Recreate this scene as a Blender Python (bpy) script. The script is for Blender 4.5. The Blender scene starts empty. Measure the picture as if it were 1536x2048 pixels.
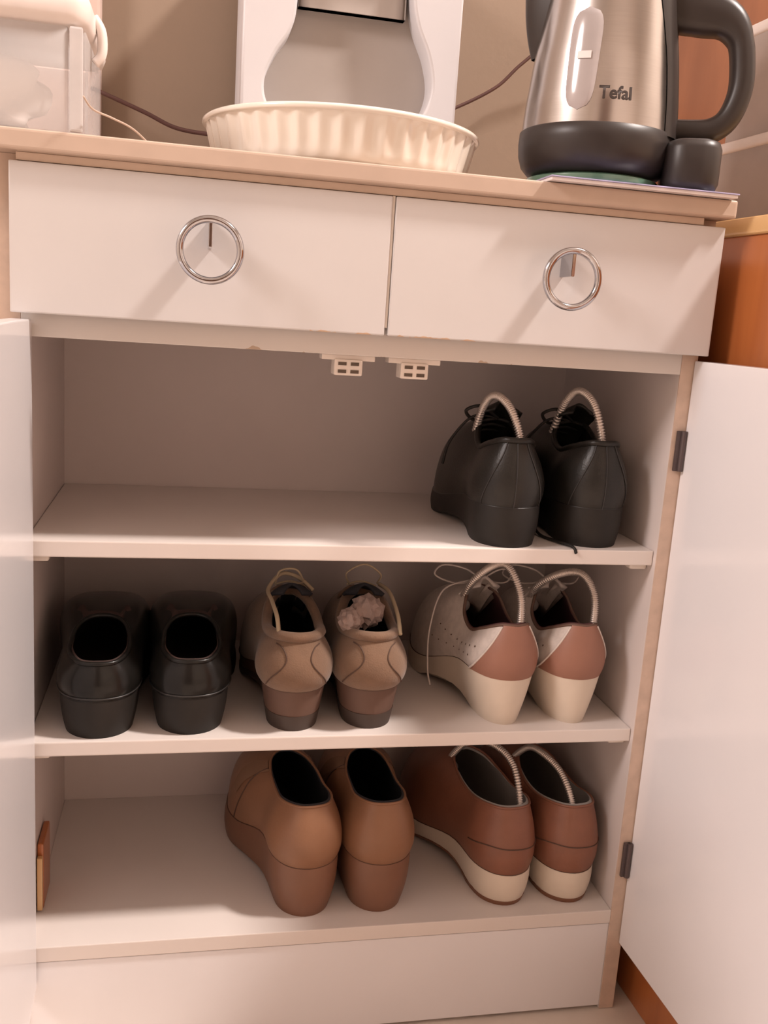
import bpy, bmesh, math, random
from mathutils import Vector, Matrix
random.seed(7)
sc = bpy.context.scene
C = sc.collection

# ------------------------------------------------------------------ camera
def camera():
    cd = bpy.data.cameras.new('camera'); co = bpy.data.objects.new('camera', cd); C.objects.link(co)
    yaw, pitch, roll, f = 0.2117, 0.2017, 0.0682, 1896.3
    cy, sy, cp, sp = math.cos(yaw), math.sin(yaw), math.cos(pitch), math.sin(pitch)
    fw = Vector((sy*cp, cy*cp, -sp)); ri = Vector((cy, -sy, 0)); up = ri.cross(fw)
    c, s = math.cos(roll), math.sin(roll)
    r2 = c*ri + s*up; u2 = -s*ri + c*up
    m = Matrix((r2, u2, -fw)).transposed().to_4x4(); m.translation = Vector((0.1370, -0.8158, 0.7084))
    co.matrix_world = m
    cd.sensor_fit = 'HORIZONTAL'; cd.sensor_width = 36; cd.lens = f*36/1536
    cd.clip_start = 0.02
    sc.camera = co
camera()
# ------------------------------------------------------------------ world, lamps, exposure
wd = bpy.data.worlds.new('room_light'); sc.world = wd; wd.use_nodes = True
bg = wd.node_tree.nodes['Background']; bg.inputs[0].default_value = (1.0, 0.81, 0.71, 1); bg.inputs[1].default_value = 0.10

def area(name, loc, target, size, power, col):
    ld = bpy.data.lights.new(name, 'AREA'); ld.shape = 'DISK'; ld.size = size; ld.energy = power; ld.color = col
    o = bpy.data.objects.new(name, ld); C.objects.link(o); o.location = loc
    o.rotation_euler = (Vector(target)-Vector(loc)).to_track_quat('-Z', 'Y').to_euler()
    return o
area('ceiling_lamp', (1.80, -0.52, 2.93), (0.5, -0.3, 0.4), 0.28, 116, (1.0, 0.89, 0.825))
area('wall_lamp', (-1.45, -0.62, 1.95), (0.5, -0.3, 0.5), 0.55, 33, (1.0, 0.89, 0.86))
sc.view_settings.view_transform = 'Standard'; sc.view_settings.look = 'None'
sc.view_settings.gamma = 1; sc.view_settings.use_curve_mapping = False
sc.view_settings.exposure = 0.0

# ------------------------------------------------------------------ materials
MATS = {}
def mat(name, col, rough=0.5, metal=0.0, var=0.06, scale=30, bump=0.0, bscale=200, spec=0.5, coat=0.0, trans=0.0, alpha=1.0, sheen=0.0, aniso=0.0, stretch=None):
    if name in MATS: return MATS[name]
    m = bpy.data.materials.new(name); m.use_nodes = True; nt = m.node_tree; b = nt.nodes['Principled BSDF']
    tc = nt.nodes.new('ShaderNodeTexCoord'); mp = nt.nodes.new('ShaderNodeMapping'); nt.links.new(tc.outputs['Object'], mp.inputs[0])
    if stretch: mp.inputs['Scale'].default_value = stretch
    nz = nt.nodes.new('ShaderNodeTexNoise'); nz.inputs['Scale'].default_value = scale; nz.inputs['Detail'].default_value = 4
    nt.links.new(mp.outputs[0], nz.inputs['Vector'])
    rp = nt.nodes.new('ShaderNodeValToRGB'); rp.color_ramp.elements[0].position = 0.3; rp.color_ramp.elements[1].position = 0.7
    rp.color_ramp.elements[0].color = tuple(c*(1-var) for c in col)+(1,); rp.color_ramp.elements[1].color = tuple(min(1, c*(1+var)) for c in col)+(1,)
    nt.links.new(nz.outputs[0], rp.inputs[0]); nt.links.new(rp.outputs[0], b.inputs['Base Color'])
    b.inputs['Roughness'].default_value = rough; b.inputs['Metallic'].default_value = metal
    b.inputs['Specular IOR Level'].default_value = spec; b.inputs['Coat Weight'].default_value = coat; b.inputs['Coat Roughness'].default_value = 0.08
    b.inputs['Transmission Weight'].default_value = trans; b.inputs['Alpha'].default_value = alpha; b.inputs['Sheen Weight'].default_value = sheen
    b.inputs['Anisotropic'].default_value = aniso
    if bump:
        n2 = nt.nodes.new('ShaderNodeTexNoise'); n2.inputs['Scale'].default_value = bscale; n2.inputs['Detail'].default_value = 3
        nt.links.new(mp.outputs[0], n2.inputs['Vector'])
        bp = nt.nodes.new('ShaderNodeBump'); bp.inputs['Strength'].default_value = bump; bp.inputs['Distance'].default_value = 0.002
        nt.links.new(n2.outputs[0], bp.inputs['Height']); nt.links.new(bp.outputs[0], b.inputs['Normal'])
    MATS[name] = m; return m

def wood(name, c1, c2, rough=0.3, axis=(1.5, 1.5, 0.18), coat=0.3):
    m = bpy.data.materials.new(name); m.use_nodes = True; nt = m.node_tree; b = nt.nodes['Principled BSDF']
    tc = nt.nodes.new('ShaderNodeTexCoord'); mp = nt.nodes.new('ShaderNodeMapping'); mp.inputs['Scale'].default_value = axis
    nt.links.new(tc.outputs['Object'], mp.inputs[0])
    nz = nt.nodes.new('ShaderNodeTexNoise'); nz.inputs['Scale'].default_value = 22; nz.inputs['Detail'].default_value = 7; nz.inputs['Distortion'].default_value = 0.6
    nt.links.new(mp.outputs[0], nz.inputs['Vector'])
    rp = nt.nodes.new('ShaderNodeValToRGB'); rp.color_ramp.elements[0].position = 0.3; rp.color_ramp.elements[1].position = 0.72
    rp.color_ramp.elements[0].color = c1+(1,); rp.color_ramp.elements[1].color = c2+(1,)
    nt.links.new(nz.outputs[0], rp.inputs[0]); nt.links.new(rp.outputs[0], b.inputs['Base Color'])
    b.inputs['Roughness'].default_value = rough; b.inputs['Coat Weight'].default_value = coat; b.inputs['Coat Roughness'].default_value = 0.2
    return m

def worn_white(name, col, worn, edge_z, reach, thr, x0=-9.0, x1=9.0):
    """white laminate whose lower edge (object z = edge_z) has chips of bare board"""
    m = mat(name, col, 0.28, var=0.015, scale=12, coat=0.15)
    nt = m.node_tree; b = nt.nodes['Principled BSDF']; base = b.inputs['Base Color'].links[0].from_socket
    tc = nt.nodes.new('ShaderNodeTexCoord'); sx = nt.nodes.new('ShaderNodeSeparateXYZ'); nt.links.new(tc.outputs['Object'], sx.inputs[0])
    nz = nt.nodes.new('ShaderNodeTexNoise'); nz.inputs['Scale'].default_value = 55; nz.inputs['Detail'].default_value = 3; nt.links.new(tc.outputs['Object'], nz.inputs['Vector'])
    mr = nt.nodes.new('ShaderNodeMapRange'); mr.inputs[1].default_value = edge_z; mr.inputs[2].default_value = edge_z+reach
    mr.inputs[3].default_value = 0.0; mr.inputs[4].default_value = 1.0; nt.links.new(sx.outputs['Z'], mr.inputs[0])
    def math_(op, a, bb):
        n = nt.nodes.new('ShaderNodeMath'); n.operation = op
        for k, v in ((0, a), (1, bb)):
            if isinstance(v, (int, float)): n.inputs[k].default_value = v
            else: nt.links.new(v, n.inputs[k])
        return n.outputs[0]
    s = math_('SUBTRACT', nz.outputs[0], math_('MULTIPLY', mr.outputs[0], 0.5))
    g = math_('GREATER_THAN', s, thr)
    g = math_('MULTIPLY', g, math_('GREATER_THAN', sx.outputs['X'], x0)); g = math_('MULTIPLY', g, math_('LESS_THAN', sx.outputs['X'], x1))
    mx = nt.nodes.new('ShaderNodeMix'); mx.data_type = 'RGBA'; nt.links.new(g, mx.inputs[0]); nt.links.new(base, mx.inputs[6]); mx.inputs[7].default_value = worn+(1,)
    nt.links.new(mx.outputs[2], b.inputs['Base Color'])
    return m

WHITE = (0.70, 0.67, 0.67)
DRAW = (0.61, 0.585, 0.58)
M_white = mat('white_laminate', WHITE, 0.28, var=0.015, scale=12, coat=0.15)
M_door = mat('white_gloss_laminate', (0.80, 0.78, 0.80), 0.20, var=0.012, scale=9, coat=0.3)
M_inner = mat('inner_laminate', (0.66, 0.58, 0.55), 0.45, var=0.03, scale=10)
M_draw = worn_white('drawer_laminate_left', DRAW, (0.62, 0.43, 0.30), 0.6935, 0.006, 0.50, 0.235, 0.30)
M_drawr = worn_white('drawer_laminate_right', DRAW, (0.62, 0.43, 0.30), 0.6935, 0.006, 0.47, 0.30, 0.412)
M_rail = worn_white('rail_laminate', (0.66, 0.61, 0.57), (0.48, 0.36, 0.27), 0.6748, 0.012, 0.56, 0.16, 0.42)
M_shelf = mat('shelf_laminate', (0.73, 0.66, 0.62), 0.4, var=0.02, scale=12)
M_edge = mat('tan_board_edge', (0.60, 0.45, 0.36), 0.55, var=0.10, scale=60)
M_top = mat('beige_worktop', (0.53, 0.405, 0.325), 0.4, var=0.05, scale=26)
M_chrome = mat('chrome', (0.50, 0.50, 0.53), 0.10, 1.0, var=0.02)
M_hinge = mat('dark_hinge', (0.10, 0.075, 0.075), 0.45, 0.4)
M_plastic = mat('white_plastic', (0.78, 0.70, 0.63), 0.4)
M_slot = mat('catch_slot', (0.10, 0.07, 0.05), 0.6)
M_wall = mat('tan_wall', (0.27, 0.195, 0.14), 0.7, var=0.04, scale=3, bump=0.1, bscale=90)
M_floor = mat('beige_floor', (0.74, 0.64, 0.56), 0.5, var=0.08, scale=14)
M_wood = wood('orange_wood', (0.36, 0.105, 0.030), (0.47, 0.155, 0.045))
M_lwood = wood('light_wood', (0.60, 0.36, 0.16), (0.72, 0.46, 0.22), axis=(1, 0.3, 1))

# ------------------------------------------------------------------ mesh helpers
def empty(name, loc, rz=0.0):
    o = bpy.data.objects.new(name, None); C.objects.link(o); o.location = loc; o.rotation_euler = (0, 0, rz); o.empty_display_size = 0.02
    return o
def tag(o, label=None, cat=None, group=None, kind=None):
    if label: o['label'] = label
    if cat: o['category'] = cat
    if group: o['group'] = group
    if kind: o['kind'] = kind
    return o
def link(name, me, material, parent=None, smooth=False):
    o = bpy.data.objects.new(name, me); C.objects.link(o)
    if material and not me.materials: me.materials.append(material)
    if parent: o.parent = parent
    if smooth:
        for p in me.polygons: p.use_smooth = True
    return o
def frompy(name, v, f, material, parent=None, smooth=True):
    me = bpy.data.meshes.new(name); me.from_pydata([tuple(x) for x in v], [], f); me.update()
    bm = bmesh.new(); bm.from_mesh(me); bmesh.ops.remove_doubles(bm, verts=bm.verts, dist=1e-6); bmesh.ops.recalc_face_normals(bm, faces=bm.faces); bm.to_mesh(me); bm.free()
    return link(name, me, material, parent, smooth)
def boxbm(bm, x0, x1, y0, y1, z0, z1, bev=0.0, seg=2):
    vs = [bm.verts.new((x, y, z)) for x in (x0, x1) for y in (y0, y1) for z in (z0, z1)]
    fs = [(0,1,3,2), (4,6,7,5), (0,4,5,1), (2,3,7,6), (0,2,6,4), (1,5,7,3)]
    faces = [bm.faces.new([vs[i] for i in f]) for f in fs]
    if bev > 0:
        ed = list({e for f in faces for e in f.edges})
        bmesh.ops.bevel(bm, geom=ed, offset=bev, segments=seg, profile=0.6, affect='EDGES')
def box(name, x0, x1, y0, y1, z0, z1, material, parent=None, bev=0.0008, seg=2):
    bm = bmesh.new(); boxbm(bm, x0, x1, y0, y1, z0, z1, bev, seg); bmesh.ops.recalc_face_normals(bm, faces=bm.faces)
    me = bpy.data.meshes.new(name); bm.to_mesh(me); bm.free()
    return link(name, me, material, parent)
def vbox(name, x0, x1, y0, y1, z0, z1, r, material, parent=None, seg=5, bev=0.0):
    """box whose four vertical edges are rounded with radius r, optional small bevel all over"""
    bm = bmesh.new(); boxbm(bm, x0, x1, y0, y1, z0, z1)
    ed = [e for e in bm.edges if abs(e.verts[0].co.z-e.verts[1].co.z) > 1e-4]
    bmesh.ops.bevel(bm, geom=ed, offset=r, segments=seg, profile=0.5, affect='EDGES')
    if bev:
        ed = [e for e in bm.edges if abs(e.verts[0].co.z-e.verts[1].co.z) < 1e-5]
        bmesh.ops.bevel(bm, geom=ed, offset=bev, segments=2, profile=0.5, affect='EDGES')
    bmesh.ops.recalc_face_normals(bm, faces=bm.faces)
    me = bpy.data.meshes.new(name); bm.to_mesh(me); bm.free()
    o = link(name, me, material, parent, True); me.set_sharp_from_angle(angle=0.9); return o
def grid(rows, closed_u=False, cap0=False, cap1=False):
    n = len(rows[0]); v = [p for r in rows for p in r]; f = []
    for i in range(len(rows)-1):
        for j in range(n if closed_u else n-1):
            k = (j+1) % n; f.append((i*n+j, i*n+k, (i+1)*n+k, (i+1)*n+j))
    if cap0: f.append(tuple(range(n-1, -1, -1)))
    if cap1: f.append(tuple((len(rows)-1)*n+j for j in range(n)))
    return v, f
def spline(pts, n, closed=False):
    P = [Vector(p) for p in pts]; m = len(P); out = []
    segs = m if closed else m-1
    for t in range(n if closed else n+1):
        u = t*segs/n; i = min(int(u), segs-1); a = u-i
        g = (lambda k: P[k % m]) if closed else (lambda k: P[max(0, min(m-1, k))])
        p0, p1, p2, p3 = g(i-1), g(i), g(i+1), g(i+2)
        out.append(0.5*((2*p1)+(p2-p0)*a+(2*p0-5*p1+4*p2-p3)*a*a+(3*p1-p0-3*p2+p3)*a**3))
    return out
def tube_geo(path, rad, seg=8, closed=False):
    n = len(path); rows = []; ref = None
    for i, p in enumerate(path):
        t = (path[(i+1) % n]-path[i-1]) if closed else (path[min(i+1, n-1)]-path[max(i-1, 0)])
        t.normalize()
        if ref is None:
            ref = Vector((0, 0, 1)) if abs(t.z) < 0.9 else Vector((1, 0, 0))
        s = t.cross(ref); s.normalize(); ref = s.cross(t); ref.normalize()
        r = rad(i/(n-1)) if callable(rad) else rad
        rows.append([p+(math.cos(a)*s+math.sin(a)*ref)*r for a in [2*math.pi*k/seg for k in range(seg)]])
    if closed:
        v, f = grid(rows+[rows[0]], True)
        return v, f
    return grid(rows, True, True, True)
def tube(name, pts, rad, material, parent=None, n=24, seg=8, closed=False):
    path = spline(pts, n, closed); v, f = tube_geo(path, rad, seg, closed)
    return frompy(name, v, f, material, parent)
def lathe(name, prof, material, parent=None, seg=48, c=(0, 0), rfun=None):
    rows = []
    for (r, z) in prof:
        rows.append([Vector((c[0]+r*(rfun(a, z) if rfun else 1)*math.cos(a), c[1]+r*(rfun(a, z) if rfun else 1)*math.sin(a), z)) for a in [2*math.pi*k/seg for k in range(seg)]])
    v, f = grid(rows, True); o = frompy(name, v, f, material, parent); o.data.set_sharp_from_angle(angle=0.9); return o
def joinparts(lst):
    V, F = [], []
    for v, f in lst:
        o = len(V); V += list(v); F += [tuple(i+o for i in q) for q in f]
    return V, F

# ------------------------------------------------------------------ setting
ZT = 0.8292
M_cream = mat('cream_wall', (0.76, 0.69, 0.62), 0.75, var=0.02, scale=3)
M_wall2 = mat('beige_wall', (0.80, 0.72, 0.65), 0.75, var=0.02, scale=3)
M_ceil = mat('white_ceiling', (0.80, 0.77, 0.74), 0.8, var=0.01, scale=3)
for nm, a, m in (('wall_back', (-1.6, 2.6, 0.42, 0.50, 0, 2.98), M_wall), ('floor', (-1.6, 2.6, -2.7, 0.42, -0.05, 0.0), M_floor), ('ceiling', (-1.6, 2.6, -2.7, 0.5, 2.98, 3.05), M_ceil),
                 ('wall_left', (-1.68, -1.6, -2.78, 0.5, 0, 2.98), M_cream), ('wall_right', (2.6, 2.68, -2.78, 0.5, 0, 2.98), M_cream), ('wall_front', (-1.6, 2.6, -2.78, -2.7, 0, 2.98), M_wall2)):
    tag(box(nm, *a, m, bev=0), kind='structure')
M_dwood = wood('dark_wood', (0.10, 0.045, 0.025), (0.15, 0.07, 0.035), 0.4)
tag(box('dark_reflection_panel', -0.55, 0.35, -2.70, -2.66, 0.0, 2.1, M_dwood, bev=0.004), kind='structure')  # unseen dark panel added to give the kettle a dark reflected band
M_trim = mat('pink_white_trim', (0.62, 0.47, 0.41), 0.5)
tr = box('trim_1', -0.06, 0.030, 0.395, 0.42, 0.0, 2.4, M_trim, bev=0.004); tag(tr, kind='structure')

# ------------------------------------------------------------------ cabinet
cab = empty('shoe_cabinet', (0, 0, 0)); tag(cab, 'white laminate shoe cabinet with two drawers and both doors open', 'cabinet')
XL0, XL1, XR0, XR1, D = -0.013, 0.005, 0.584, 0.600, 0.275
for x0, x1 in ((XL0, XL1), (XR0, XR1)):
    s = box('side_panel', x0, x1, 0.0012, D+0.012, 0, 0.8135, M_inner, cab)
    box('edge_strip', x0, x1, 0.0, 0.0012, 0.001, 0.8133, M_edge, s, bev=0)
box('top_rail', XL1, XR0-0.004, -0.015, 0.018, 0.8072, 0.8134, mat('tan_rail', (0.66, 0.52, 0.42), 0.55), cab, bev=0.0006)
box('gap_filler', 0.2984, 0.3010, -0.0155, 0.018, 0.700, 0.8070, M_plastic, cab)  # filler strip added so the gap between the drawers stays light
box('back_panel', XL1, XR0, D, D+0.006, 0.02, 0.80, M_inner, cab, bev=0)
box('front_rail', XL1, XR0, 0.0, 0.018, 0.6748, 0.700, M_rail, cab)
box('cavity_ceiling', XL1, XR0, 0.018, D, 0.684, 0.694, M_inner, cab, bev=0)
box('base_panel', XL1, XR0, 0.0, D, 0.1035, 0.1186, M_shelf, cab)
box('plinth', XL1, XR0, 0.0015, 0.016, 0.004, 0.1022, M_door, cab)
for z0, z1 in ((0.4898, 0.5043), (0.3058, 0.3194)):
    sh = box('shelf', XL1+0.0005, XR0-0.0005, 0.0064, D-0.001, z0, z1, M_shelf, cab, bev=0.0012)
    for px in (XL1+0.0095, XR0-0.0095):
        for py in (0.022, D-0.04):
            bm = bmesh.new(); boxbm(bm, px-0.009, px+0.009, py-0.006, py+0.006, z0-0.0065, z0, 0.0022, 3)
            me = bpy.data.meshes.new('shelf_peg'); bm.to_mesh(me); bm.free(); link('shelf_peg', me, M_plastic, sh, True)
# drawers
M_draws = (M_draw, M_drawr)
for k, (x0, x1, xc) in enumerate(((0.0, 0.2982, 0.1515), (0.3012, 0.6, 0.4505))):
    d = box('drawer', x0, x1, -0.018, -0.0062, 0.6935, 0.8065, M_draws[k], cab, bev=0.0012)
    d['label'] = ('left' if k == 0 else 'right')+' drawer with a chrome ring pull'
    # ring stands off the drawer on a vertical fin
    ry = -0.044
    ring = [Vector((xc+0.0232*math.sin(a), ry, 0.7505+0.0232*math.cos(a))) for a in [2*math.pi*i/56 for i in range(56)]]
    v, f = tube_geo(ring, 0.0030, 10, True); frompy('ring_pull', v, f, M_chrome, d)
    box('pull_bracket', xc-0.0016, xc+0.0016, ry, -0.018, 0.7525, 0.7745, M_chrome, d, bev=0.0006)
# door catches under the rail
for xc in (0.273, 0.332):
    bm = bmesh.new(); boxbm(bm, xc-0.0235, xc+0.0235, 0.006, 0.022, 0.6700, 0.6748, 0.0008); boxbm(bm, xc-0.0125, xc+0.0125, 0.004, 0.024, 0.6570, 0.6710, 0.0015)
    me = bpy.data.meshes.new('magnet_catch'); bm.to_mesh(me); bm.free(); c = link('magnet_catch', me, M_plastic, cab); c['label'] = 'white plastic door catch under the rail'
    for sx in (-0.0055, 0.0055):
        for zz in (0.6606, 0.6672):
            box('catch_slot', xc+sx-0.0036, xc+sx+0.0036, 0.0034, 0.0052, zz-0.0014, zz+0.0014, M_slot, c, bev=0)
# doors
def door(hx, hy, ang, sgn, hz, lab):
    e = bpy.data.objects.new('door', None)
    x0, x1 = (0.0, 0.016*sgn) if sgn > 0 else (-0.016, 0.0)
    o = box('door', x0, x1, -0.297, 0.0, 0.080, 0.6885, M_door, cab, bev=0.0012)
    o.location = (hx, hy, 0); o.rotation_euler = (0, 0, ang); o['label'] = lab
    for z in hz:
        a, b = (-0.009, -0.002) if sgn > 0 else (0.0006, 0.006)
        h = box('hinge', a, b, -0.0025, 0.0005, z-0.019, z+0.019, M_hinge, o, bev=0.0005)
        k = bmesh.new(); bmesh.ops.create_cone(k, cap_ends=True, segments=12, radius1=0.0028, radius2=0.0028, depth=0.038)
        me = bpy.data.meshes.new('hinge'); k.to_mesh(me); k.free()
        for vv in me.vertices: vv.co += Vector((-0.003 if sgn > 0 else 0.001, -0.003, z))
        link('hinge_pin', me, M_hinge, o)
    return o
door(0.5965, -0.001, math.radians(2.0), 1, (0.604, 0.178), 'right door swung open beside the wooden cupboard')
door(0.0135, -0.001, math.radians(1.6), -1, (), 'left door swung open at the edge of the picture')

wt = box('worktop', -0.26, 0.605, -0.025, 0.419, 0.8135, ZT, M_top, bev=0.0025, seg=3)
tag(wt, 'beige laminate worktop slab on top of the shoe cabinet', 'worktop')

# ------------------------------------------------------------------ neighbouring wooden cupboard (right)
nb = empty('wooden_cupboard', (0.620, 0.0, 0.0), math.radians(2.2)); tag(nb, 'orange stained wooden cupboard with pale wood top beside the shoe cabinet', 'cupboard')
box('side_panel', 0.004, 0.024, -0.55, 0.36, 0.0, 0.802, M_wood, nb, bev=0.001)
box('body', 0.024, 0.56, -0.53, 0.36, 0.02, 0.802, M_wood, nb, bev=0.001)
box('top_slab', 0.0, 0.57, -0.56, 0.36, 0.802, 0.818, M_lwood, nb, bev=0.003, seg=3)
M_bwood = wood('brown_wood', (0.17, 0.062, 0.030), (0.23, 0.088, 0.042))
pn = box('wood_panel', 0.64, 1.30, 0.385, 0.419, 0.0, 2.1, M_bwood, bev=0.003); tag(pn, kind='structure')  # tall brown wood panel standing behind the kettle

# ------------------------------------------------------------------ shoes
def make_curves(c):
    """control loops (heel back -> right side -> toe -> left side) of feather line B, bulge C and topline T"""
    L, wh, wb_ = c['L'], c['wh'], c['wb']
    hz, bz = c['hz'], c['bz']
    def zf(y):
        t = max(0, min(1, (y-0.05)/(0.68*L-0.05))); t = t*t*(3-2*t)
        z = hz*(1-t)+bz*t
        if y > 0.8*L: z += c.get('spring', 0.006)*((y-0.8*L)/(0.2*L))**2
        return z
    asym = -c.get('asym', 0.006)*c['side']
    def cx(y):                                              # foot curve: toe drifts to the inner side
        t = max(0, (y-0.35*L)/(0.65*L)); return asym*math.sin(t*math.pi*0.8)
    half = [(0, 0), (0.66*wh, 0.009), (wh, 0.034), (0.93*wh, 0.36*L), (0.94*wb_, 0.58*L), (0.97*wb_, 0.74*L), (c.get('toe', 0.62)*wb_, 0.925*L), (0, L)]
    T, B, K = c['T'], [], []
    full = half+[(-x, y) for x, y in half[6:0:-1]]
    B = [Vector((x+cx(y), y, zf(y))) for x, y in full]
    Tf = T+[(-x, y, z) for x, y, z in T[6:0:-1]]
    Tv = [Vector((x+cx(y)*0.6, y, z)) for x, y, z in Tf]
    bl = c['bulge']                                         # per half index: (outward scale at mid, dy, z fraction / absolute)
    for i, b in enumerate(B):
        j = i if i <= 7 else 14-i
        t = Tv[i]; ox, oy, oz = bl[j]
        m = (b+t)/2
        K.append(Vector((b.x-cx(b.y)+(b.x-cx(b.y))*ox+cx(m.y), m.y+oy, b.z+(t.z-b.z)*oz)))
    return B, K, Tv, zf, cx
def loopeval(P, u):
    m = len(P); u = (u % 1.0)*m; i = int(u); a = u-i
    p0, p1, p2, p3 = P[(i-1) % m], P[i % m], P[(i+1) % m], P[(i+2) % m]
    return 0.5*((2*p1)+(p2-p0)*a+(2*p0-5*p1+4*p2-p3)*a*a+(3*p1-p0-3*p2+p3)*a**3)

BULGE = [(0, -0.013, 0.42), (0.34, -0.010, 0.42), (0.34, -0.002, 0.42), (0.32, 0.0, 0.5), (0.14, 0.006, 0.75), (0.06, 0.022, 0.85), (0.02, 0.042, 0.78), (0, 0.050, 0.72)]
def shoe(name, loc, rot, label, c, group):
    root = empty(name, loc, math.radians(rot)); tag(root, label, 'shoe', group)
    B, K, T, zf, cx = make_curves(c)
    def surf(u, v, off=0.0):
        b, k, t = loopeval(B, u), loopeval(K, u), loopeval(T, u)
        return b*(1-v)**2+k*(2*v*(1-v))+t*v*v
    def surfo(u, v, off):
        e = 1e-3; p = surf(u, v); a = surf(u+e, v)-surf(u-e, v); d = surf(u, min(1, v+0.01))-surf(u, max(0, v-0.01))
        n = a.cross(d); n.normalize()
        return p+n*off
    # outward sign
    pt = surfo(0.25, 0.4, 0.01); sg = 1 if pt.x-surf(0.25, 0.4).x > 0 else -1
    NU, NV = 64, 14
    rows = [[surf(i/NU, j/NV) for i in range(NU)] for j in range(NV+1)]
    v, f = grid(rows, True); up = frompy('upper', v, f, c['m_upper'], root)
    # lining and insole
    L = c['L']
    def inner(p):
        return Vector((cx(p.y)+(p.x-cx(p.y))*0.90, 0.5*L+(p.y-0.5*L)*0.962, zf(p.y)+(p.z-zf(p.y))*(0.985-0.05*max(0, min(1, (p.y-0.09)/0.05)))+0.002*(1 if p.y < 0.1 else 0.5)))
    lrows = [rows[-1]]+[[inner(p) for p in rows[j]] for j in range(NV, -1, -2)]
    v, f = grid(lrows, True); f.append(tuple((len(lrows)-1)*NU+i for i in range(NU)))
    li = frompy('lining', v, f, c['m_lining'], root); li.data.set_sharp_from_angle(angle=1.0)
    # collar
    tl = [surf(i/72, 1.0) for i in range(72)]
    rr = c.get('collar', 0.0016)
    v, f = tube_geo(tl, rr, 8, True); frompy('collar', v, f, c.get('m_collar', c['m_upper']), root)
    # sole
    tp, arch, welt = c.get('taper', 0.88), c.get('arch', 0.008), c.get('welt', 0.0012)
    def ground(p):
        y = p.y; z = 0.0
        if 0.055 < y < 0.62*L: z = arch*math.sin((y-0.055)/(0.62*L-0.055)*math.pi)**0.8
        if y > 0.8*L: z += 0.008*((y-0.8*L)/(0.2*L))**2
        w = max(0, min(1, (0.11-y)/0.06)); k = 1-(1-tp)*w
        yy = y+(c.get('rake', 0.006))*max(0, (1-y/0.05))
        return Vector((cx(y)+(p.x-cx(y))*k, yy, min(z, p.z-0.003)))
    top = []
    for i in range(NU):
        b = loopeval(B, i/NU); o = Vector((b.x-cx(b.y), (b.y-0.5*L)*0.5, 0)); o.normalize()
        top.append(b+o*welt+Vector((0, 0, 0.0005)))
    bot = [ground(p) for p in top]
    def lerp_row(t):
        bl = c.get('heel_bulge', 0.06)
        return [a*(1-t)+b*t+Vector(((a.x-cx(a.y))*bl*math.sin(math.pi*t)*0.5, -0.003*math.sin(math.pi*t)*(1 if a.y < 0.03 else 0)*bl*10, 0)) for a, b in zip(top, bot)]
    tip = c.get('tip', None)
    t1 = 1.0 if not tip else 1-tip
    srows = [[Vector((cx(p.y)+(p.x-cx(p.y))*0.9, 0.5*L+(p.y-0.5*L)*0.96, p.z)) for p in top]]+[lerp_row(t1*k/6) for k in range(7)]
    if not tip: srows.append([Vector((cx(p.y)+(p.x-cx(p.y))*0.94, 0.5*L+(p.y-0.5*L)*0.985, max(0, p.z-0.0004))) for p in bot])
    v, f = grid(srows, True, False, True); so = frompy('sole', v, f, c['m_sole'], root); so.data.set_sharp_from_angle(angle=0.8)
    if tip:
        trow = [[q*1.0+Vector(((q.x-cx(q.y))*0.012, -0.0006 if q.y < 0.03 else 0, 0)) for q in lerp_row(t1+(1-t1)*k/3)] for k in range(4)]
        v, f = grid(trow, True, True, True); tpo = frompy('heel_tip', v, f, c['m_tip'], root); tpo.data.set_sharp_from_angle(angle=0.8)
    # seam where upper meets sole
    sl = [loopeval(B, i/64) for i in range(64)]
    v, f = tube_geo([p+Vector((0, 0, 0.0006)) for p in sl], 0.0008, 6, True); frompy('welt_seam', v, f, c['m_seam'], root)
    def patch(nm, ul, ur, v0, v1, m, off=0.0007, nu=22, nv=10):
        R = []
        for j in range(nv+1):
            vv = v0+(v1-v0)*j/nv; a, b = ul((vv-v0)/(v1-v0)), ur((vv-v0)/(v1-v0))
            R.append([surfo(a+(b-a)*i/nu, vv, off*sg) for i in range(nu+1)])
        v, f = grid(R); return frompy(nm, v, f, m, root)
    def stitch(nm, uv, m, rad=0.0006, off=0.0003):
        pts = spline([Vector((a, b, 0)) for a, b in uv], 26)
        path = [surfo(p.x, p.y, off*sg) for p in pts]
        v, f = tube_geo(path, rad, 5); return frompy(nm, v, f, m, root)
    def dots(nm, uvs, m, r=0.0011):
        parts = []
        for a, b in uvs:
            p = surfo(a, b, 0.0006*sg); q = surfo(a+0.002, b, 0.0006*sg)-p; q.normalize(); s = surfo(a, b+0.01, 0.0006*sg)-p; s.normalize()
            vv = [p+(q*math.cos(t)+s*math.sin(t))*r for t in [k*math.pi/4 for k in range(8)]]
            parts.append((vv, [tuple(range(8))]))
        v, f = joinparts(parts); o = frompy(nm, v, f, m, root, False); return tag(o, kind='stuff')
    root_data = dict(root=root, surf=surf, surfo=surfo, sg=sg, patch=patch, stitch=stitch, dots=dots, zf=zf, cx=cx, c=c)
    return root_data

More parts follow.
